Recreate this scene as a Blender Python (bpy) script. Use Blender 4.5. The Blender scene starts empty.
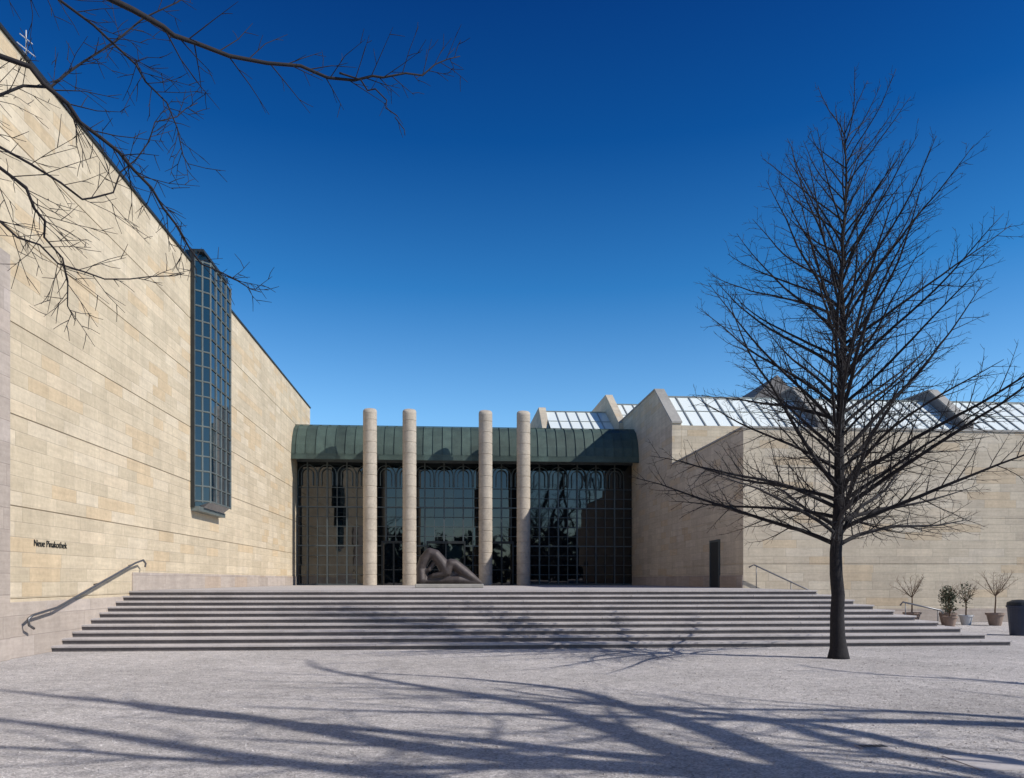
import bpy, bmesh, math, random
from mathutils import Vector, Matrix, Quaternion
random.seed(7)
scene = bpy.context.scene
COL = scene.collection

# ------------------------------------------------------------------ helpers
def link(o, parent=None):
    COL.objects.link(o)
    if parent is not None: o.parent = parent
    return o
def empty(name, loc=(0,0,0)):
    o = bpy.data.objects.new(name, None); o.location = loc; o.empty_display_size = .2
    return link(o)
def mesh_obj(name, verts, faces, mat, parent=None, smooth=False):
    me = bpy.data.meshes.new(name); me.from_pydata([tuple(v) for v in verts], [], faces); me.update()
    if mat: me.materials.append(mat)
    if smooth:
        me.polygons.foreach_set("use_smooth", [True]*len(me.polygons))
    return link(bpy.data.objects.new(name, me), parent)
class Geo:
    def __init__(s): s.v=[]; s.f=[]
    def box(s,x0,x1,y0,y1,z0,z1):
        b=len(s.v)
        s.v += [(x0,y0,z0),(x1,y0,z0),(x1,y1,z0),(x0,y1,z0),(x0,y0,z1),(x1,y0,z1),(x1,y1,z1),(x0,y1,z1)]
        s.f += [(b,b+3,b+2,b+1),(b+4,b+5,b+6,b+7),(b,b+1,b+5,b+4),(b+1,b+2,b+6,b+5),(b+2,b+3,b+7,b+6),(b+3,b,b+4,b+7)]
    def prism_yz(s, prof, x0, x1):   # prof list of (y,z)
        n=len(prof); b=len(s.v)
        s.v += [(x0,y,z) for y,z in prof] + [(x1,y,z) for y,z in prof]
        s.f.append(tuple(range(b,b+n))[::-1]); s.f.append(tuple(range(b+n,b+2*n)))
        for i in range(n):
            j=(i+1)%n; s.f.append((b+i,b+j,b+n+j,b+n+i))
    def tube(s, pts, rad, sides=5, cap=True):
        n=len(pts); b=len(s.v); ref=Vector((.31,.52,.79))
        prev=None
        for i,p in enumerate(pts):
            d=(pts[min(i+1,n-1)]-pts[max(i-1,0)])
            if d.length<1e-6: d=Vector((0,0,1))
            d.normalize()
            if prev is None:
                u=d.cross(ref)
                if u.length<.05: u=d.cross(Vector((1,0,0)))
            else:
                u=prev-d*prev.dot(d)
                if u.length<1e-4: u=d.cross(ref)
            u.normalize(); w=d.cross(u); prev=u
            for k in range(sides):
                a=2*math.pi*k/sides
                q=p+(u*math.cos(a)+w*math.sin(a))*rad[i]
                s.v.append((q.x,q.y,q.z))
        for i in range(n-1):
            for k in range(sides):
                k2=(k+1)%sides
                s.f.append((b+i*sides+k,b+i*sides+k2,b+(i+1)*sides+k2,b+(i+1)*sides+k))
        if cap:
            s.f.append(tuple(b+k for k in range(sides))[::-1])
            s.f.append(tuple(b+(n-1)*sides+k for k in range(sides)))
    def obj(s,name,mat,parent=None,smooth=False,bevel=0):
        o=mesh_obj(name,s.v,s.f,mat,parent,smooth)
        if bevel:
            m=o.modifiers.new("bevel","BEVEL"); m.width=bevel; m.segments=2; m.limit_method='ANGLE'
        return o

# ------------------------------------------------------------------ materials
class N:
    def __init__(s,name):
        s.m=bpy.data.materials.new(name); s.m.use_nodes=True; s.t=s.m.node_tree; s.t.nodes.clear()
        s.out=s.t.nodes.new("ShaderNodeOutputMaterial"); s.p=s.t.nodes.new("ShaderNodeBsdfPrincipled")
        s.t.links.new(s.p.outputs[0],s.out.inputs[0])
    def n(s,typ,**kw):
        x=s.t.nodes.new(typ)
        for k,v in kw.items(): setattr(x,k,v)
        return x
    def l(s,a,b): s.t.links.new(a,b)
    def math(s,op,a,b=None,clamp=False):
        x=s.n("ShaderNodeMath",operation=op); x.use_clamp=clamp
        for i,v in enumerate([a,b]):
            if v is None: continue
            if isinstance(v,(int,float)): x.inputs[i].default_value=v
            else: s.l(v,x.inputs[i])
        return x.outputs[0]
    def mix(s,fac,a,b,blend='MIX'):
        x=s.n("ShaderNodeMix",data_type='RGBA',blend_type=blend)
        for idx,v in ((0,fac),(6,a),(7,b)):
            if isinstance(v,(int,float)): x.inputs[idx].default_value=v
            elif isinstance(v,tuple): x.inputs[idx].default_value=(v[0],v[1],v[2],1)
            else: s.l(v,x.inputs[idx])
        return x.outputs[2]
    def noise(s,vec,scale,detail=4,rough=.6):
        x=s.n("ShaderNodeTexNoise"); x.inputs["Scale"].default_value=scale; x.inputs["Detail"].default_value=detail
        x.inputs["Roughness"].default_value=rough
        if vec is not None: s.l(vec,x.inputs["Vector"])
        return x.outputs["Fac"]
    def ramp(s,fac,p0,c0,p1,c1):
        x=s.n("ShaderNodeMapRange"); x.inputs[1].default_value=p0; x.inputs[2].default_value=p1
        x.inputs[3].default_value=c0; x.inputs[4].default_value=c1; s.l(fac,x.inputs[0]); return x.outputs[0]
    def bump(s,h,strength=.3,dist=.02):
        x=s.n("ShaderNodeBump"); x.inputs["Strength"].default_value=strength; x.inputs["Distance"].default_value=dist
        s.l(h,x.inputs["Height"]); s.l(x.outputs[0],s.p.inputs["Normal"]); return x
    def pos(s): return s.n("ShaderNodeNewGeometry")

def stone_wall(name, c1, c2, mortar, bw=1.25, rh=.33, seed=0., stain=.25):
    m=N(name); g=m.pos(); sp=m.n("ShaderNodeSeparateXYZ"); m.l(g.outputs["Position"],sp.inputs[0])
    sn=m.n("ShaderNodeSeparateXYZ"); m.l(g.outputs["True Normal"],sn.inputs[0])
    isx=m.math('GREATER_THAN',m.math('ABSOLUTE',sn.outputs[0]),.5)
    a=m.math('MULTIPLY',sp.outputs[1],isx); b=m.math('MULTIPLY',sp.outputs[0],m.math('SUBTRACT',1.0,isx))
    along=m.math('ADD',m.math('ADD',a,b),seed)
    # stone blocks: every course has its own shift and block length; one random value per block
    row=m.math('FLOOR',m.math('DIVIDE',sp.outputs[2],rh))
    wn=m.n("ShaderNodeTexWhiteNoise",noise_dimensions='1D'); m.l(row,wn.inputs["W"])
    wid=m.ramp(wn.outputs[0],0,bw*.7,1,bw*1.5)
    u=m.math('DIVIDE',m.math('ADD',along,m.math('MULTIPLY',wn.outputs[0],7.3)),wid)
    cell=m.math('FLOOR',u); fu=m.math('MULTIPLY',m.math('FRACT',u),wid); fv=m.math('MULTIPLY',m.math('FRACT',m.math('DIVIDE',sp.outputs[2],rh)),rh)
    cc=m.n("ShaderNodeCombineXYZ"); m.l(cell,cc.inputs[0]); m.l(row,cc.inputs[1])
    w2=m.n("ShaderNodeTexWhiteNoise",noise_dimensions='2D'); m.l(cc.outputs[0],w2.inputs["Vector"])
    eu=m.math('MINIMUM',fu,m.math('SUBTRACT',wid,fu)); ev=m.math('MINIMUM',fv,m.math('SUBTRACT',rh,fv))
    joint=m.ramp(m.math('MINIMUM',eu,ev),.004,1,.012,0)
    n1=m.noise(g.outputs["Position"],.35,5); n2=m.noise(g.outputs["Position"],9,5,.7)
    cv2=m.n("ShaderNodeCombineXYZ"); m.l(m.math('MULTIPLY',along,1.6),cv2.inputs[0]); m.l(m.math('MULTIPLY',sp.outputs[2],.22),cv2.inputs[1])
    n3=m.noise(cv2.outputs[0],1.0,4)
    # sedimentary veining that runs along each block
    cv3=m.n("ShaderNodeCombineXYZ"); m.l(m.math('ADD',m.math('MULTIPLY',along,.9),m.math('MULTIPLY',w2.outputs[0],31.)),cv3.inputs[0]); m.l(m.math('MULTIPLY',sp.outputs[2],9.),cv3.inputs[1])
    n4=m.noise(cv3.outputs[0],1.0,5,.65)
    base=m.mix(w2.outputs[0],c1,c2)
    sepc=m.n("ShaderNodeSeparateColor"); m.l(w2.outputs["Color"],sepc.inputs[0])
    warm=m.math('MULTIPLY',m.math('GREATER_THAN',sepc.outputs[1],.80),.5)
    base=m.mix(warm,base,(c1[0]*.95,c1[1]*.82,c1[2]*.66))
    pale=m.math('MULTIPLY',m.math('GREATER_THAN',sepc.outputs[2],.83),.6)
    base=m.mix(pale,base,(c1[0]*1.08,c1[1]*1.1,c1[2]*1.15))
    col=m.mix(m.ramp(n1,.35,0,.7,stain),base,(c1[0]*.74,c1[1]*.71,c1[2]*.68))
    col=m.mix(1.0,col,m.ramp(n2,.25,.86,.75,1.09),'MULTIPLY')
    col=m.mix(1.0,col,m.ramp(n4,.3,.87,.7,1.08),'MULTIPLY')
    col=m.mix(1.0,col,m.ramp(n3,.35,.88,.65,1.03),'MULTIPLY')
    col=m.mix(m.math('MULTIPLY',joint,m.ramp(n1,.35,.3,.65,.75)),col,mortar)
    m.l(col,m.p.inputs["Base Color"]); m.p.inputs["Roughness"].default_value=.88
    h=m.math('SUBTRACT',m.math('ADD',m.math('MULTIPLY',n2,.5),m.math('MULTIPLY',w2.outputs[0],.4)),joint); m.bump(h,.4,.012)
    return m.m
def rough(name,c1,c2,scale=6,r=.8,bump=.2,dist=.01,metal=0,big=.4):
    m=N(name); g=m.pos(); a=m.noise(g.outputs["Position"],scale,6,.7); b=m.noise(g.outputs["Position"],big,3)
    col=m.mix(m.ramp(a,.3,0,.7,1),c1,c2); col=m.mix(1.0,col,m.ramp(b,.3,.85,.7,1.1),'MULTIPLY')
    m.l(col,m.p.inputs["Base Color"]); m.p.inputs["Roughness"].default_value=r; m.p.inputs["Metallic"].default_value=metal
    if bump: m.bump(a,bump,dist)
    return m.m
M_wall=stone_wall("sandstone_wall",(.62,.52,.375),(.52,.435,.31),(.33,.28,.21))
M_wing=stone_wall("sandstone_wing",(.60,.52,.40),(.50,.43,.335),(.31,.27,.215),seed=3.3)
M_base=stone_wall("plinth_stone",(.46,.39,.335),(.40,.34,.295),(.25,.21,.185),bw=1.6,rh=.46,seed=1.1)
M_conc=rough("concrete",(.36,.34,.31),(.27,.26,.24),5)
M_colm=rough("column_concrete",(.50,.435,.355),(.35,.305,.25),9,.85,.4,.015,big=1.1)
M_riser_shaded=rough("granite_riser_shaded",(.17,.155,.155),(.11,.10,.10),14,.8,.25,.006,big=1.2)  # tread granite again, darkened: shade on the risers put into the colour
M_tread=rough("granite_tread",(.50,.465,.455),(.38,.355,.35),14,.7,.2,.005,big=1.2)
M_mull=rough("window_frame_metal",(.105,.125,.13),(.07,.085,.09),4,.45,0,metal=.3)
M_bayfr=rough("bay_frame_metal",(.17,.20,.195),(.12,.14,.14),4,.5,0,metal=.3)
M_rib=rough("skylight_rib_metal",(.34,.36,.35),(.26,.28,.27),4,.5,0,metal=.2)
M_dark=rough("dark_metal",(.03,.035,.036),(.02,.022,.024),4,.5,0,metal=.3)
M_rail=rough("steel_rail",(.20,.20,.21),(.14,.14,.15),8,.4,0,metal=.7)
M_bronze=rough("bronze",(.085,.068,.064),(.04,.033,.034),4,.6,.4,.015,metal=.2)
M_bark=rough("bark",(.024,.021,.024),(.009,.008,.010),18,.95,.6,.02)
M_twig=rough("near_bark",(.020,.017,.021),(.009,.008,.010),20,.95,.3,.005)
M_terra=rough("terracotta",(.27,.19,.15),(.2,.15,.12),8,.85,.1)
M_white=rough("white_metal",(.6,.6,.6),(.5,.5,.5),8,.5,0)
M_brown=rough("shrub_twig",(.16,.10,.06),(.09,.06,.04),10,.9,0)
M_leaf=rough("leaf",(.05,.07,.035),(.03,.045,.02),8,.7,0)
M_blue=rough("blue_plastic",(.02,.032,.065),(.015,.022,.045),6,.45,0)
M_hedge=rough("distant_tree",(.012,.014,.013),(.006,.007,.007),3,.95,.3)
def metal_roof():
    m=N("copper_roof"); g=m.pos(); a=m.noise(g.outputs["Position"],1.3,5); b=m.noise(g.outputs["Position"],12,4)
    sp=m.n("ShaderNodeSeparateXYZ"); m.l(g.outputs["Position"],sp.inputs[0])
    pan=m.math('FLOOR',m.math('DIVIDE',m.math('ADD',sp.outputs[0],9.12),.58)); wn=m.n("ShaderNodeTexWhiteNoise",noise_dimensions='1D'); m.l(pan,wn.inputs["W"])
    col=m.mix(m.ramp(a,.3,0,.7,1),(.075,.115,.098),(.045,.070,.062)); col=m.mix(1.0,col,m.ramp(b,.3,.85,.7,1.1),'MULTIPLY')
    col=m.mix(1.0,col,m.ramp(wn.outputs[0],0,.78,1,1.22),'MULTIPLY')
    m.l(col,m.p.inputs["Base Color"]); m.p.inputs["Roughness"].default_value=.6; m.p.inputs["Metallic"].default_value=.15
    return m.m
M_roof=metal_roof()
def glass(name,c,rg=.02,ior=1.7,wav=.03):
    m=N(name); g=m.pos(); m.p.inputs["Base Color"].default_value=(*c,1); m.p.inputs["Roughness"].default_value=rg
    m.p.inputs["IOR"].default_value=ior
    a=m.noise(g.outputs["Position"],.9,2); m.bump(a,wav,.05); return m.m
M_glass=glass("dark_window_glass",(.002,.005,.008),ior=1.72)
M_bayglass=glass("bay_window_glass",(.005,.018,.032),.03,1.6)
M_sky=glass("skylight_glass",(.76,.81,.79),.25,1.5)
def gravel():
    m=N("gravel_ground"); g=m.pos(); P=g.outputs["Position"]
    f=m.noise(P,42,6,.85); mid=m.noise(P,4,6,.75); big=m.noise(P,.35,6,.65)
    v=m.n("ShaderNodeTexVoronoi"); v.inputs["Scale"].default_value=48; m.l(P,v.inputs["Vector"])
    vs=m.n("ShaderNodeSeparateColor"); m.l(v.outputs["Color"],vs.inputs[0])
    col=m.mix(m.ramp(f,.3,0,.7,1),(.50,.465,.45),(.70,.655,.635))
    col=m.mix(1.0,col,m.ramp(vs.outputs[0],0,.6,1,1.2),'MULTIPLY')
    col=m.mix(1.0,col,m.ramp(mid,.3,.70,.7,1.15),'MULTIPLY')
    col=m.mix(1.0,col,m.ramp(big,.32,.76,.66,1.08),'MULTIPLY')
    m.l(col,m.p.inputs["Base Color"]); m.p.inputs["Roughness"].default_value=.95
    h=m.math('ADD',m.math('MULTIPLY',v.outputs["Distance"],-.5),m.math('ADD',f,m.math('MULTIPLY',mid,2.5))); m.bump(h,.75,.03)
    return m.m
M_gravel=gravel()
def paving():
    m=N("plaza_paving"); g=m.pos(); br=m.n("ShaderNodeTexBrick"); br.inputs["Scale"].default_value=1
    br.inputs["Brick Width"].default_value=.9; br.inputs["Row Height"].default_value=.6; br.inputs["Mortar Size"].default_value=.008
    br.inputs["Color1"].default_value=(.47,.44,.43,1); br.inputs["Color2"].default_value=(.40,.375,.37,1); br.inputs["Mortar"].default_value=(.22,.2,.2,1)
    m.l(g.outputs["Position"],br.inputs["Vector"]); a=m.noise(g.outputs["Position"],3,6)
    m.l(m.mix(1.0,br.outputs[0],m.ramp(a,.3,.85,.7,1.08),'MULTIPLY'),m.p.inputs["Base Color"]); m.p.inputs["Roughness"].default_value=.8
    return m.m
M_pave=paving()

# ------------------------------------------------------------------ constants (metres)
WX=-9.42; PZ=1.38; FY=50.3; RX=11.58; FRY=30.9

# ------------------------------------------------------------------ ground
def sheet(name,x0,x1,y0,y1,z,mat): return mesh_obj(name,[(x0,y0,z),(x1,y0,z),(x1,y1,z),(x0,y1,z)],[(0,1,2,3)],mat)
sheet("ground",-600,600,-600,600,0,M_gravel)

# scattered pebbles
g=Geo()
for _ in range(9000):
    y=random.uniform(4.5,19)**1.0; x=random.uniform(-.62,.82)*y
    if x<-9.2: continue
    r=random.uniform(.006,.018)*random.choice((1,1,1,1.5)); h=r*.7; b=len(g.v); a0=random.random()*6
    for k in range(4):
        a=a0+k*math.pi/2+random.uniform(-.3,.3); g.v.append((x+r*math.cos(a),y+r*math.sin(a),.001))
    g.v.append((x,y,h+.001))
    for k in range(4): g.f.append((b+k,b+(k+1)%4,b+4))
g.obj("gravel",M_gravel)

# ------------------------------------------------------------------ museum building
mus=empty("museum_building")
def banded(name,mat,x0,x1,y0,y1,zs,parent,gap=.02,rec=.025):
    core=Geo(); core.box(x0+rec,x1-rec,y0+rec,y1-rec,zs[0],zs[-1]-.02); core.obj(name+"_core",mat,parent)
    b=Geo()
    for i in range(len(zs)-1):
        b.box(x0,x1,y0,y1,zs[i]+(gap if i else 0),zs[i+1])
    return b.obj(name+"_bands",mat,parent,bevel=.01)
zl=[-.1,1.28,3.3,5.28,7.26,9.24,11.22,13.28]
banded("left_wing_wall",M_wall,WX-16,WX,-14,54.9,zl,mus)
g=Geo(); g.box(WX-16.05,WX+.05,-14.05,54.95,13.283,13.36); g.obj("left_wing_coping",M_dark,mus)
# plinth courses along left wall, stepping with the stairs
g=Geo(); g.box(WX-.01,WX+.035,-14,24.55,-.1,1.22); g.box(WX-.01,WX+.035,24.553,50.1,1.3,1.93); g.obj("left_wing_plinth",M_base,mus,bevel=.01)
g=Geo(); g.box(WX-.01,WX+.12,-14,17.75,-.1,8.6); g.obj("left_wing_pier",M_base,mus,bevel=.01)
# roof antenna
g=Geo()
bx,by=WX-.5,19.6
g.tube([Vector((bx,by,13.3)),Vector((bx,by,14.6))],[.02,.012],6)
for z,l in ((14.4,.18),(14.15,.26),(13.9,.2)):
    g.tube([Vector((bx-l*.3,by-l,z)),Vector((bx+l*.3,by+l,z))],[.012,.012],5)
g.box(bx-.08,bx+.08,by-.3,by-.12,13.75,13.95); g.box(bx-.06,bx+.06,by+.1,by+.24,13.6,13.8)
g.obj("antenna",M_white,mus)

# bay window (oriel)
by0,by1,bz0,bz1,bxo=30.0,33.35,4.35,13.75,-8.85
plan=[(WX-.2,by0),(WX+.12,by0),(bxo,by0+.45),(bxo,by1-.25),(WX+.12,by1),(WX-.2,by1)]
v=[];f=[]
lv=[(bz0,.0),(bz0+.25,1.),(bz1-.35,1.),(bz1,.5)]
for z,s in lv:
    for x,y in plan: v.append((WX+.12+(x-WX-.12)*(s if x>WX+.12 else 1) if s else (x if x<=WX+.12 else WX+.25),y,z))
n=len(plan)
for i in range(3):
    for k in range(n): f.append((i*n+k,i*n+(k+1)%n,(i+1)*n+(k+1)%n,(i+1)*n+k))
f.append(tuple(range(n))[::-1]); f.append(tuple(range(3*n,4*n)))
mesh_obj("bay_window_glass",v,f,M_bayglass,mus)
g=Geo()
rows=16
for r in range(rows+1):
    z=bz0+.25+(bz1-.6-bz0)*r/rows
    pts=[Vector((x+(.02 if x>WX else 0),y,z)) for x,y in plan[1:5]]
    g.tube(pts,[.03]*4,4)
def vert(x,y,r=.03): g.tube([Vector((x,y,bz0+.2)),Vector((x,y,bz1-.3))],[r,r],4)
for t in (0,.5,1): vert(WX+.12+(bxo-WX-.12)*t,by0+.45*t-.01,.04)
for t in (.25,.5,.75,1): vert(bxo+.02,by0+.45+(by1-.25-by0-.45)*t,.035)
g.box(WX-.1,WX+.3,by0-.03,by1+.03,bz0-.12,bz0+.05)
g.obj("bay_window_frames",M_bayfr,mus)
g=Geo(); g.box(WX-.02,WX+.14,by0-.08,by0+.02,bz0,bz1); g.box(WX-.02,WX+.14,by1-.02,by1+.08,bz0,bz1)
g.box(WX-.1,WX+.42,by0+.1,by1-.05,bz1-.02,bz1+.08); g.obj("bay_window_jambs",M_dark,mus)

# entrance hall: glass front, frames, roof
hall=Geo(); hall.box(WX+.02,RX-.02,FY+.4,60,.0,11.1); hall.obj("hall_block",M_dark,mus)
gv=Geo(); xs=[]; x=WX+.02
while x<RX-.1: xs.append(x); x+=1.2
xs.append(RX-.02)
zr=[PZ+.003]+[PZ+1.2*i for i in range(1,7)]+[9.2]
for i in range(len(xs)-1):
    for j in range(len(zr)-1):
        b=len(gv.v); tx=random.uniform(-.006,.006); tz=random.uniform(-.005,.005); yy=FY
        gv.v += [(xs[i],yy-tx-tz,zr[j]),(xs[i+1],yy+tx-tz,zr[j]),(xs[i+1],yy+tx+tz,zr[j+1]),(xs[i],yy-tx+tz,zr[j+1])]
        gv.f.append((b,b+1,b+2,b+3))
gv.obj("hall_glass",M_glass,mus)
g=Geo(); fy=FY-.09
x=WX+.05; k=0
while x<RX:
    w=.045 if k%2 else .02
    g.box(x-w,x+w,fy-.03,fy+.04,PZ,8.0 if k%2==0 else 9.2); x+=.6; k+=1
k=0
z=PZ+.05
while z<7.9:
    w=.016 if k%4 else .04
    g.box(WX,RX,fy-.02,fy+.02,z-w,z+w); z+=.6; k+=1
x=WX+.05-.6
while x+1.2<RX+.2:
    cx=x+1.2
    for R in (.56,.34):
        pts=[Vector((cx+R*math.cos(a),fy-.05,8.25+R*math.sin(a))) for a in [math.pi*i/10 for i in range(11)]]
        pts=[Vector((pts[0].x,fy-.05,7.55))]+pts+[Vector((pts[-1].x,fy-.05,7.55))]
        if cx+R<RX and cx-R>WX: g.tube(pts,[.035]*len(pts),4)
    x+=1.2
g.box(WX,RX,fy-.05,fy+.05,9.0,9.25)
g.obj("hall_window_frames",M_mull,mus)
# doors
for (a,b_) in ((-4.15,-2.75),(2.5,3.9),(-1.4,.9)):
    g=Geo(); g.box(a,b_,FY-.7,FY-.1,PZ,3.95); g.obj("door_vestibule",M_glass,mus)
    g=Geo(); 
    for xx in (a,(a+b_)/2,b_): g.box(xx-.05,xx+.05,FY-.76,FY-.7,PZ,4.05)
    g.box(a-.05,b_+.05,FY-.765,FY-.1,3.95,4.1); g.box(a,b_,FY-.75,FY-.705,2.3,2.36)
    g.obj("door_frame",M_dark,mus)
# curved metal roof
prof=[(48.4,8.98),(48.38,9.25),(48.5,9.8),(48.75,10.35),(49.15,10.85),(49.7,11.15),(50.4,11.27),(52.5,11.3),(52.5,11.0),(50.25,10.9),(50.25,9.26),(48.6,9.0)]
g=Geo(); g.prism_yz(prof,WX+.01,RX-.01); g.obj("hall_roof",M_roof,mus)
g=Geo(); x=WX+.3
while x<RX:
    pts=[Vector((x,y-.02,z+.02)) for y,z in prof[1:8]]; g.tube(pts,[.028]*7,4); x+=.58
g.tube([Vector((WX,49.7,11.18)),Vector((RX,49.7,11.18))],[.03,.03],4)
g.box(WX+.02,RX-.02,48.33,48.44,8.9,9.12)
g.obj("hall_roof_seams",M_roof,mus)

# right wing
zr=[-.1,2.35,4.2,6.0,7.72]
banded("right_wing_front",M_wing,RX,48,FRY,41.05,zr,mus,gap=.016,rec=.02)
g=Geo(); g.box(RX-.04,48,FRY-.04,FRY+.35,7.723,7.8); g.box(RX-.04,RX+.35,FRY+.352,41.0,7.723,7.8); g.obj("right_wing_coping",M_conc,mus)
g=Geo(); g.box(RX+.52,48,41.1,60,0,9.8); g.obj("right_wing_upper",M_wing,mus)
def fin(x0,x1,dz=0,mat=M_wing,y0=41.07,zf=9.9,yp=44.6,zp=12.45,yb=56):
    g=Geo(); g.prism_yz([(y0,0),(y0,zf+dz),(yp,zp+dz),(yb,zp+dz),(yb,0)],x0,x1); return g.obj("skylight_fin_wall",mat,mus)
def cope(x0,x1,dz=0,y0=41.07,zf=9.9,yp=44.6,zp=12.45,yb=56,t=.1):
    g=Geo(); g.prism_yz([(y0-.05,zf+dz+.003),(y0-.05,zf+dz+t),(yp,zp+dz+t),(yb,zp+dz+t),(yb,zp+dz+.003),(yp,zp+dz+.003)],x0-.03,x1+.03); g.obj("skylight_fin_coping",M_conc,mus)
fin(RX,RX+.5); cope(RX,RX+.5)
M_fin=rough("fin_concrete",(.20,.185,.18),(.15,.14,.135),5)
for xx in (19.6,27.8,36.0):
    fin(xx,xx+.5,.25,M_fin,y0=41.3); cope(xx,xx+.5,.25,y0=41.3)
g=Geo(); g.v=[(17.2,46.2,11.8),(21.6,46.2,11.8),(19.4,46.2,13.9),(17.2,52,11.8),(21.6,52,11.8),(19.4,52,13.9)]
g.f=[(0,1,2),(3,5,4),(0,2,5,3),(1,4,5,2),(0,3,4,1)]; g.obj("roof_gable",M_fin,mus)
def skylight(x0,x1,y0,z0,y1,z1,dx=.75):
    g=Geo(); g.v=[(x0,y0,z0),(x1,y0,z0),(x1,y1,z1),(x0,y1,z1),(x0,y1+4,z1-1.5),(x1,y1+4,z1-1.5)]; g.f=[(0,1,2,3),(3,2,5,4)]; g.obj("skylight_glass",M_sky,mus)
    g=Geo(); x=x0+dx
    while x<x1-.1:
        g.tube([Vector((x,y0,z0+.03)),Vector((x,y1,z1+.03))],[.045,.045],4); x+=dx
    for t in (0,.5,1):
        yy=y0+(y1-y0)*t; zz=z0+(z1-z0)*t+.03; g.tube([Vector((x0,yy,zz)),Vector((x1,yy,zz))],[.03 if t<1 else .08]*2,4)
    g.obj("skylight_ribs",M_rib,mus)
for a,b_ in ((RX+.5,19.6),(20.1,27.8),(28.3,36),(36.5,48)): skylight(a,b_,41.6,9.85,44.75,12.1)
g=Geo(); g.box(6.6,26,56.1,66,0,12.4); g.obj("rear_block",M_wing,mus)
def rfin(x0,x1,zp,y0=52.9,yp=57.6):
    g=Geo(); g.prism_yz([(y0,9),(y0,zp-3),(yp,zp),(66,zp),(66,9)],x0,x1); g.obj("rear_fin_wall",M_wing,mus)
rfin(11.3,11.8,15.2); rfin(6.4,6.9,14.2,54)
skylight(6.9,11.3,54,11.8,57.7,13.9); skylight(11.8,24,54,12.2,57.7,14.5)
# side door in the wing
g=Geo(); g.box(RX-.03,RX+.1,33.7,34.75,PZ,3.35); g.obj("side_door",M_dark,mus)
g=Geo(); g.box(RX-.06,RX+.1,33.58,33.698,PZ,3.45); g.box(RX-.06,RX+.1,34.752,34.87,PZ,3.45); g.box(RX-.06,RX+.1,33.7,34.75,3.352,3.45); g.obj("side_door_frame",M_mull,mus)
g=Geo(); g.box(RX-.03,RX+.01,FRY+.01,33.57,PZ,1.9); g.box(RX-.03,RX+.01,34.88,50.2,PZ,1.9); g.box(15.2,48,FRY-.03,FRY+.01,-.05,.55); g.obj("right_wing_plinth",M_base,mus)

# ------------------------------------------------------------------ columns
for i,x in enumerate((-4.64,-2.36,2.08,4.32)):
    cy=47.0; R=.40; seg=32; H=11.68
    prof=[]; z=0; 
    while z<H-.5-PZ:
        prof += [(R,z+.02),(R,z+.60)]; prof += [(R-.018,z+.605),(R-.018,z+.635)]; z+=.64
    prof=[p for p in prof if p[1]<H-PZ-.4]
    v=[];f=[]
    for r,zz in prof:
        for k in range(seg):
            a=2*math.pi*k/seg; v.append((r*math.cos(a),r*math.sin(a),zz))
    for r,zz,tl in ((R,H-PZ-.18,.12),(R*.93,H-PZ-.09,.12),(R*.75,H-PZ-.03,.1),(R*.4,H-PZ,.05)):
        for k in range(seg):
            a=2*math.pi*k/seg; v.append((r*math.cos(a),r*math.sin(a),zz+tl*math.sin(a)))
    n=len(prof)+4
    for j in range(n-1):
        for k in range(seg): f.append((j*seg+k,j*seg+(k+1)%seg,(j+1)*seg+(k+1)%seg,(j+1)*seg+k))
    f.append(tuple((n-1)*seg+k for k in range(seg)))
    o=mesh_obj("stone_column",v,f,M_colm); o.location=(x,cy,PZ)

# ------------------------------------------------------------------ steps
st=empty("entrance_steps"); ns=10; rise=PZ/ns
gr=Geo(); gt=Geo()
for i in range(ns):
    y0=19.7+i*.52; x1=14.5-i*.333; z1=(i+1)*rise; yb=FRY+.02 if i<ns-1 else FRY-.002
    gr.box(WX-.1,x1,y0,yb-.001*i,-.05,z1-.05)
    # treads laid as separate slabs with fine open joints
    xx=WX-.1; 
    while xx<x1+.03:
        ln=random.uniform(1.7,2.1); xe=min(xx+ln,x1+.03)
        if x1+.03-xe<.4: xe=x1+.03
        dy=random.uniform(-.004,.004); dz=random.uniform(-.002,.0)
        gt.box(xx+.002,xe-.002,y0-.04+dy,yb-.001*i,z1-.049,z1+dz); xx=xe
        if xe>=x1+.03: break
gr.obj("risers",M_riser_shaded,st); gt.obj("treads",M_tread,st,bevel=.007)
g=Geo(); g.box(WX-.1,RX+.02,FRY,FY+.3,-.05,PZ+.0); g.obj("plaza",M_pave)
sheet("paving",WX,11.4,24.95,FRY-.05,PZ+.004,M_pave)

# ------------------------------------------------------------------ handrails
def rail(pts,posts,off=None):
    g=Geo(); g.tube([Vector(p) for p in pts],[.03]*len(pts),8)
    for a,b_ in posts: g.tube([Vector(a),Vector(b_)],[.018,.018],6)
    g.obj("handrail",M_rail,None,smooth=True)
rx=WX+.2
rail([(rx,18.55,.62),(rx,18.35,.70),(rx,18.3,.84),(rx,18.5,.92),(rx,19.6,1.05),(rx,24.3,2.2),(rx,24.9,2.3),(rx,25.1,2.2),(rx,25.05,2.1)],
     [((WX,19.6,1.0),(rx,19.6,1.04)),((WX,22,1.58),(rx,22,1.63)),((WX,24.3,2.12),(rx,24.3,2.19))])
ry=FRY-.3
rail([(11.7,ry,2.2),(11.9,ry,2.3),(14.9,ry,.95),(15.3,ry,.92),(15.4,ry,.8)],[((12.0,ry,1.38),(12.0,ry,2.26)),((14.9,ry,0),(14.9,ry,.95)),((13.4,ry,.6),(13.4,ry,1.62))])
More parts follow.
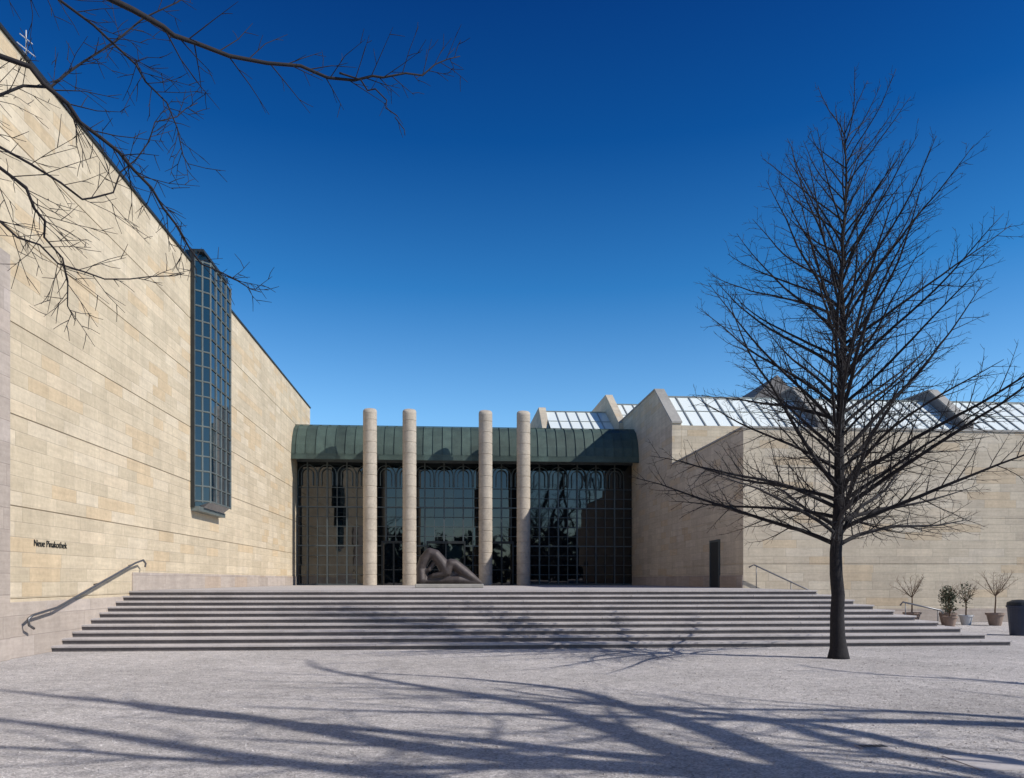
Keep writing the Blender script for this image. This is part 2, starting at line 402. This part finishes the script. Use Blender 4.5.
rail([(15.9,27.2,.8),(16.0,27.2,.92),(17.4,27.2,.62),(17.5,27.2,.5)],[((16.1,27.2,0),(16.1,27.2,.9)),((17.3,27.2,0),(17.3,27.2,.64))])

# ------------------------------------------------------------------ sign
cu=bpy.data.curves.new("museum_sign","FONT"); cu.body="Neue Pinakothek"; cu.size=.225; cu.extrude=.008; cu.offset=-.002
o=bpy.data.objects.new("museum_sign",cu); o.location=(WX+.01,18.92,2.47); o.rotation_euler=(math.pi/2,0,math.pi/2); cu.materials.append(M_dark); link(o)

# ------------------------------------------------------------------ sculpture
sc=empty("reclining_sculpture",(-.05,33,PZ))
g=Geo(); g.box(-1.35,1.4,-.75,.75,.006,.16); g.obj("plinth",M_conc,sc,bevel=.02)
bm=bmesh.new()
def chain(pts,rs,sy=1.35):
    for a in range(len(pts)-1):
        p,q=Vector(pts[a]),Vector(pts[a+1]); n=max(3,int((q-p).length/.07))
        for k in range(n+1):
            t=k/n; c=p.lerp(q,t); r=rs[a]*(1-t)+rs[a+1]*t
            bmesh.ops.create_icosphere(bm,subdivisions=2,radius=r,matrix=Matrix.Translation(c)@Matrix.Diagonal((1,sy,1,1)))
chain([(-1.1,0,.34),(-1.14,.05,.8),(-1.0,0,1.15),(-.78,-.05,1.44)],[.23,.21,.23,.21])
chain([(-.78,-.05,1.44),(-.55,-.05,1.35),(-.3,-.05,1.05),(-.1,-.05,.7)],[.21,.23,.25,.28])
chain([(-1.05,0,.68),(-.8,-.1,.74),(-.62,-.05,1.0)],[.11,.1,.11])
chain([(-1.0,.0,.3),(-.3,.0,.3),(.4,.0,.34),(1.0,.0,.24),(1.3,0,.2)],[.14,.17,.24,.16,.07])
chain([(-.1,-.1,.7),(.08,-.15,1.0),(.24,-.12,.98),(.6,-.08,.68),(.95,-.05,.42),(1.32,0,.2)],[.24,.2,.2,.22,.18,.07])
chain([(-.2,.1,.3),(.0,.1,.55),(.3,.1,.55)],[.2,.24,.2])
chain([(-.9,.1,.35),(-.62,-.15,.5),(-.2,-.2,.6)],[.12,.11,.13])
me=bpy.data.meshes.new("figure"); bm.to_mesh(me); bm.free(); me.materials.append(M_bronze)
o=link(bpy.data.objects.new("figure",me),sc)
md=o.modifiers.new("remesh","REMESH"); md.mode='VOXEL'; md.voxel_size=.03; md.use_smooth_shade=True
md=o.modifiers.new("smooth","SMOOTH"); md.iterations=4; md.factor=.5

# ------------------------------------------------------------------ trees
def perp(d):
    a=Vector((random.gauss(0,1),random.gauss(0,1),random.gauss(0,1))); a=a-d*a.dot(d); return a.normalized()
def path(start,d,length,n,jit,up,curve=None):
    pts=[start.copy()]; d=d.normalized(); s=length/n
    for i in range(n):
        u=up(i/n) if callable(up) else up
        d=(d+perp(d)*random.uniform(0,jit)+Vector((0,0,u))).normalized()
        pts.append(pts[-1]+d*s)
    return pts
def wander(start,d,length,n,turn,up,hold=5):
    # long sweeping bends, as old park trees grow
    pts=[start.copy()]; d=d.normalized(); s=length/n; t=perp(d)
    for i in range(n):
        if i%hold==0: t=perp(d)-t*.6
        d=(d+t*turn+perp(d)*.05+Vector((0,0,up))).normalized(); pts.append(pts[-1]+d*s)
    return pts
def at(pts,t):
    x=t*(len(pts)-1); i=max(0,min(int(x),len(pts)-2)); return pts[i].lerp(pts[i+1],x-i),(pts[i+1]-pts[i]).normalized()
def twigs(g,pts,r0,level,dens,lenf,up,ang=(.55,.95),jit=.22,minr=.0045,t0=.15,dmul=1.25,lmul=1.0,thick=.011):
    L=sum((pts[i+1]-pts[i]).length for i in range(len(pts)-1)); n=max(2,int(L*dens)); side=perp((pts[-1]-pts[0]).normalized())
    for k in range(n):
        t=t0+(1-t0)*(k+random.random()*.8)/n
        if t>.985: continue
        p,d=at(pts,t); side=-side
        s=(side+perp(d)*.75); s=(s-d*s.dot(d)).normalized(); a=random.uniform(*ang)
        dd=d*math.cos(a)+s*math.sin(a); ln=max(.12,lenf*L*(1.05-t*.75)*random.uniform(.55,1.15))
        r=max(minr,min(r0*(1-t*.7)*.55,ln*thick+.002)); ns_=max(2,min(8,int(ln/.16)))
        q=path(p,dd,ln,ns_,jit,up); g.tube(q,[r+(minr*.55-r)*i/ns_ for i in range(ns_+1)],4 if r>.015 else 3,cap=False)
        if level>1: twigs(g,q,r,level-1,dens*dmul,lenf*lmul,up,ang,jit,minr,dmul=dmul,lmul=lmul,thick=thick)
def linden(name,loc,H=11.9,scale=1.,seed=1,lvl=3,nprim=108):
    random.seed(seed); g=Geo(); tp=[Vector((0,0,-.05))]
    nz=26
    for i in range(1,nz+1):
        z=H*i/nz; j=.035 if i<14 else .06
        tp.append(Vector((tp[-1].x+random.uniform(-j,j),tp[-1].y+random.uniform(-j,j),z)))
    def tr(z): return .15*max(0.0,1-z/H)**1.05+.006 + (.09*math.exp(-z*5))
    base=[Vector((0,0,-.05)),Vector((0,0,.08)),Vector((0,0,.22))]+tp[1:]
    g.tube(base,[tr(max(p.z,0)) for p in base],12)
    # half-width of the crown by height
    prof=[(0,3.4),(3.0,3.9),(4.5,4.15),(6.5,4.0),(8.2,3.45),(10,2.5),(11.3,1.5),(12.7,.5),(20,.2)]
    def width(z):
        for (a,b_),(c,e) in zip(prof,prof[1:]):
            if a<=z<=c: return b_+(e-b_)*(z-a)/(c-a)
        return .3
    for k in range(nprim):
        u=(k+random.random()*.6)/nprim; z=2.4+(H-2.8)*u**1.08; p,d=at(tp,z/H)
        az=k*2.399+random.uniform(-.5,.5)
        tilt=math.radians(64-30*u+random.uniform(-12,9))
        big=random.random()<.55 or u<.10
        # march outwards until the crown outline is reached
        L=.3
        while L<6 and L*math.sin(tilt)*.95<width(z+L*math.cos(tilt)*1.1): L+=.1
        L*= random.uniform(.85,1.05) if big else random.uniform(.4,.8)
        dd=Vector((math.cos(az)*math.sin(tilt),math.sin(az)*math.sin(tilt),math.cos(tilt)))
        up=(lambda t:(-.035 if t<.5 else .01)) if u<.15 else ((lambda t:(-.015 if t<.35 else .03)))
        n=12; q=path(p,dd,L,n,.12,up); r0=max(.009,min(tr(z)*.5,.0092*L+.003))
        g.tube(q,[r0*(1-i/n)**.9+.0045 for i in range(n+1)],6)
        twigs(g,q,r0,lvl-1,6.2,.33,.035,t0=.08,minr=.0042,jit=.2)
    o=g.obj(name,M_bark,None,smooth=True); o.location=loc; o.scale=(scale,)*3; return o
linden("bare_tree",(8.4,16.75,0),seed=3,lvl=3)

def spreading(name,loc,seed,H=15,lim=9,rot=0,trunk_h=3.2,r=.26,lvl=3,turn=.11,lr=.55):
    random.seed(seed); g=Geo()
    tp=path(Vector((0,0,-.05)),Vector((0,0,1)),trunk_h,6,.06,.1)
    g.tube(tp,[r*1.25]+[r*(1-i*.03) for i in range(1,7)],12)
    q=wander(tp[-1],Vector((0,0,1)),H-trunk_h+2,26,turn,.06); r0=r*.85
    g.tube(q,[r0*(1-i/26)**.55+.012 for i in range(27)],9); twigs(g,q,r0*1.1,2,1.5,.26,.03,jit=.33,ang=(.6,1.2),minr=.012,thick=.02)
    for k in range(lim):
        u=k/lim; az=k*2.4+rot; tilt=math.radians(random.uniform(18,50)); p=at(q,random.uniform(0,.4))[0] if k%2 else tp[-1]
        dd=Vector((math.cos(az)*math.sin(tilt),math.sin(az)*math.sin(tilt),math.cos(tilt)))
        L=(H-trunk_h)*random.uniform(.6,.9); n=20; qq=wander(p,dd,L,n,.17,.03,4); rr=r*random.uniform(lr*.75,lr*1.1)
        g.tube(qq,[rr*(1-i/n)**.7+.016 for i in range(n+1)],7)
        twigs(g,qq,rr,lvl-1,1.5,.38,.03,jit=.35,ang=(.55,1.2),minr=.012,thick=.018)
    o=g.obj(name,M_bark,None,smooth=True); o.location=loc; return o
def cam2w(xc,yc): return (xc*.997+yc*.0772, yc*.997-xc*.0772,0)
spreading("bare_tree",cam2w(11.2,3.56),12,H=17,r=.33,lim=7,turn=.035)
spreading("bare_tree",cam2w(16.0,5.6),24,H=15,r=.26,lim=5,turn=.09)
spreading("bare_tree",cam2w(14.2,1.36),31,H=17,r=.30,lim=6,turn=.07)

# near tree on the left whose boughs reach into the view
random.seed(5)
g=Geo(); base=Vector((-8.0,4.3,0)); tp=[base+Vector(p) for p in ((0,0,-.05),(0,0,.3),(.02,.03,1.5),(.1,.05,3.0),(.15,.1,4.2),(.1,.15,6),(.2,.2,8.5),(.1,.2,11))]
g.tube(tp,[.26,.2,.18,.165,.14,.11,.07,.02],12)
def bough(pts,r0,r1,dens=5.5,lenf=.3,lvl=2,down=-.02,t0=.35):
    P=[Vector(p) for p in pts]; out=[]
    for i in range(len(P)-1):
        a=P[max(i-1,0)];b_=P[i];c=P[i+1];d=P[min(i+2,len(P)-1)]
        for k in range(4):
            t=k/4; q=.5*((2*b_)+(c-a)*t+(2*a-5*b_+4*c-d)*t*t+(3*b_-a-3*c+d)*t**3)
            if out: q+=Vector([random.uniform(-.03,.03) for _ in range(3)])
            out.append(q)
    out.append(P[-1]); n=len(out)
    g.tube(out,[r0+(r1-r0)*(i/(n-1))**.6 for i in range(n)],6)
    twigs(g,out,r0*.35,lvl,dens,lenf,down,ang=(.45,1.1),jit=.3,minr=.0031,t0=t0,dmul=1.5,lmul=3.2)
T=lambda z: tuple(base+Vector((.12,.1,z)))
bough([T(4.0),(-6,4.9,5.2),(-4.2,5.3,5.75),(-2.43,5.7,5.72),(-1.87,6.16,5.71),(-.97,6.6,5.83),(-.4,6.8,5.95),(.087,7.01,6.28)],.05,.004,3.4,.09,2,t0=.5)
bough([(-.9,6.62,5.84),(-.66,6.67,5.78),(-.5,6.66,5.6),(-.37,6.65,5.37)],.010,.003,5,.3,1)
bough([T(3.6),(-5.6,4.8,4.9),(-4.0,5.0,5.15),(-2.8,5.23,5.01),(-2.44,5.5,4.75),(-2.09,5.78,4.43),(-1.87,6.16,4.1),(-1.46,6.33,3.93)],.042,.003,5,.10,2,t0=.5)
bough([T(3.2),(-5.5,4.7,4.5),(-3.8,5.0,4.7),(-2.8,5.23,4.29),(-2.59,5.42,3.91),(-2.52,5.61,3.45)],.036,.003,5,.12,2,t0=.5)
bough([T(5.0),(-5.6,5.2,6.2),(-4.0,5.7,6.4),(-2.82,6.04,5.9),(-2.25,6.2,5.45),(-2.0,6.37,4.88)],.034,.003,4.8,.11,2,t0=.5)
bough([T(3.8),(-5.6,5.2,4.8),(-4.0,5.6,4.95),(-3.14,5.86,5.1),(-2.7,6.23,5.6),(-2.1,6.7,6.5)],.032,.005,4.8,.11,2,t0=.5)
bough([(-3.6,5.0,4.7),(-3.0,5.2,4.1),(-2.75,5.3,3.9),(-2.3,5.6,3.75),(-1.9,5.9,3.9)],.014,.003,6,.24,2,t0=.3)
bough([(-3.9,5.2,5.15),(-3.0,5.6,4.6),(-2.5,5.9,4.4),(-2.2,6.0,4.9),(-1.9,6.2,5.3)],.014,.003,6,.22,2,t0=.3)
for k in range(9):
    az=2.2+k*.55; q=path(base+Vector((.12,.1,4+k*.5)),Vector((math.cos(az),math.sin(az),.7)),4,8,.2,.03)
    g.tube(q,[.05*(1-i/8)+.006 for i in range(9)],5); twigs(g,q,.04,2,3,.3,.02)
g.obj("bare_tree",M_twig,None,smooth=True)

# ------------------------------------------------------------------ distant trees behind the viewer (seen in the glass)
random.seed(9); g=Geo()
for k in range(170):
    x=random.uniform(-90,90); y=-50+random.uniform(-8,8); h=random.uniform(5,12)
    g.tube([Vector((x,y,0)),Vector((x,y,h*.5))],[.25,.15],5)
    for j in range(26):
        c=Vector((x+random.gauss(0,2),y+random.gauss(0,2),h*.1+random.random()*h*.8)); s=random.uniform(.6,1.5); b=len(g.v)
        for _ in range(3): g.v.append(tuple(c+Vector([random.gauss(0,s) for _ in range(3)])))
        g.f.append((b,b+1,b+2))
g.obj("distant_trees",M_hedge)

# ------------------------------------------------------------------ potted plants
def lathe(prof,seg=20):
    v=[];f=[]
    for r,z in prof:
        for k in range(seg):
            a=2*math.pi*k/seg; v.append((r*math.cos(a),r*math.sin(a),z))
    for j in range(len(prof)-1):
        for k in range(seg): f.append((j*seg+k,j*seg+(k+1)%seg,(j+1)*seg+(k+1)%seg,(j+1)*seg+k))
    f.append(tuple(range(seg))[::-1]); f.append(tuple((len(prof)-1)*seg+k for k in range(seg))); return v,f
def pot_plant(x,y,kind,h,seed,mat=M_terra,ps=1.):
    random.seed(seed); e=empty("potted_plant",(x,y,0))
    v,f=lathe([(.2*ps,.0),(.29*ps,.40*ps),(.33*ps,.40*ps),(.33*ps,.47*ps),(.28*ps,.47*ps),(.27*ps,.42*ps)]); mesh_obj("pot",v,f,mat,e)
    g=Geo(); tp=path(Vector((0,0,.4*ps)),Vector((0,0,1)),h*.35,4,.1,.05); g.tube(tp,[.03,.028,.026,.024,.02],6)
    for k in range(11):
        az=k*2.4; tl=random.uniform(.3,.9); q=path(tp[-1],Vector((math.cos(az)*math.sin(tl),math.sin(az)*math.sin(tl),math.cos(tl))),h*.5,5,.2,.03)
        g.tube(q,[.014,.012,.01,.008,.006,.004],4); twigs(g,q,.01,2,9,.35,.03,minr=.004)
    g.obj("stems",M_brown,e)
    if kind=='leaf' or kind=='sparse':
        g=Geo(); 
        for k in range(900 if kind=='leaf' else 160):
            d=Vector([random.gauss(0,1) for _ in range(3)]).normalized()*random.random()**.4
            c=Vector((d.x*.3,d.y*.3,.4+h*.5+d.z*h*.36)); b=len(g.v)
            for _ in range(3): g.v.append(tuple(c+Vector([random.gauss(0,.03) for _ in range(3)])))
            g.f.append((b,b+1,b+2))
        g.obj("leaves",M_leaf,e)
pot_plant(17.6,29.3,'bare',1.8,1); pot_plant(18.7,28.8,'leaf',1.3,2); pot_plant(19.5,28.9,'sparse',1.5,3,M_white,.8); pot_plant(20.3,28.4,'bare',2.0,4)
pot_plant(18.2,27.9,'sparse',.5,5,M_terra,.8)
# bin
e=empty("waste_bin",(17.45,23.3,0))
v,f=lathe([(.27,0),(.34,.85),(.37,.86),(.37,.92),(.33,.93)],24); mesh_obj("body",v,f,M_blue,e)
v,f=lathe([(.36,.935),(.34,1.02),(.2,1.08),(.05,1.1)],24); mesh_obj("lid",v,f,M_dark,e)

# ------------------------------------------------------------------ drain grate and manhole in the gravel
cx,cy,_=cam2w(361/800*8.15,8.15); e=empty("drain_grate",(cx,cy,0))
g=Geo(); g.box(-.15,.15,-.09,.09,.001,.008); g.obj("plate",M_tread,e)
g=Geo()
for k in range(5): g.box(-.13+k*.055,-.092+k*.055,-.06,.06,.009,.012)
g.obj("slots",M_dark,e)
cx,cy,_=cam2w(.6*7.45,7.45); g=Geo(); g.box(cx-.3,cx+.3,cy-.3,cy+.3,.0,.008); g.obj("access_cover",M_tread,None,bevel=.003)

# ------------------------------------------------------------------ light, sky, camera
EL=math.radians(38); AZ=math.radians(115.1)
sd=Vector((math.sin(AZ)*math.cos(EL),math.cos(AZ)*math.cos(EL),math.sin(EL)))
L=bpy.data.lights.new("sun","SUN"); L.energy=5.0; L.angle=math.radians(.5); L.color=(1,.95,.87)
o=link(bpy.data.objects.new("sun",L)); o.rotation_euler=sd.to_track_quat('Z','Y').to_euler(); o.location=(30,-20,40)
w=bpy.data.worlds.new("World"); scene.world=w; w.use_nodes=True; nt=w.node_tree; nt.nodes.clear()
s=nt.nodes.new("ShaderNodeTexSky"); s.sky_type='NISHITA'; s.sun_disc=False; s.sun_elevation=EL; s.sun_rotation=AZ
s.air_density=1.0; s.dust_density=.3; s.ozone_density=4.0; s.altitude=500
tc=nt.nodes.new("ShaderNodeTexCoord"); sx=nt.nodes.new("ShaderNodeSeparateXYZ"); cr=nt.nodes.new("ShaderNodeValToRGB")
els=cr.color_ramp.elements
els[0].position=0.0; els[0].color=(.80,.80,.75,1); els[1].position=1.0; els[1].color=(.12,.22,.36,1)
for p,c in ((.20,(.46,.68,.76)),(.34,(.12,.43,.62)),(.48,(.022,.23,.46)),(.62,(.012,.13,.34))):
    e_=els.new(p); e_.color=(*c,1)
mx=nt.nodes.new("ShaderNodeMix"); mx.data_type='RGBA'; mx.blend_type='MULTIPLY'; mx.inputs[0].default_value=1
sc2=nt.nodes.new("ShaderNodeVectorMath"); sc2.operation='SCALE'; sc2.inputs["Scale"].default_value=2.3
bg=nt.nodes.new("ShaderNodeBackground"); bg.inputs[1].default_value=.10; ow=nt.nodes.new("ShaderNodeOutputWorld")
nt.links.new(tc.outputs["Generated"],sx.inputs[0]); nt.links.new(sx.outputs[2],cr.inputs[0])
nt.links.new(s.outputs[0],mx.inputs[6]); nt.links.new(cr.outputs[0],mx.inputs[7]); nt.links.new(mx.outputs[2],sc2.inputs[0])
nt.links.new(sc2.outputs[0],bg.inputs[0]); nt.links.new(bg.outputs[0],ow.inputs[0])
cam=bpy.data.cameras.new("camera"); cam.sensor_width=36; cam.lens=800/1024*36; cam.shift_y=191/1024; cam.clip_end=2000; cam.clip_start=.05
o=link(bpy.data.objects.new("camera",cam)); o.location=(0,0,1.7); o.rotation_euler=(math.pi/2,0,-math.radians(4.43)); scene.camera=o
scene.view_settings.view_transform='Standard'; scene.view_settings.look='None'; scene.view_settings.exposure=0
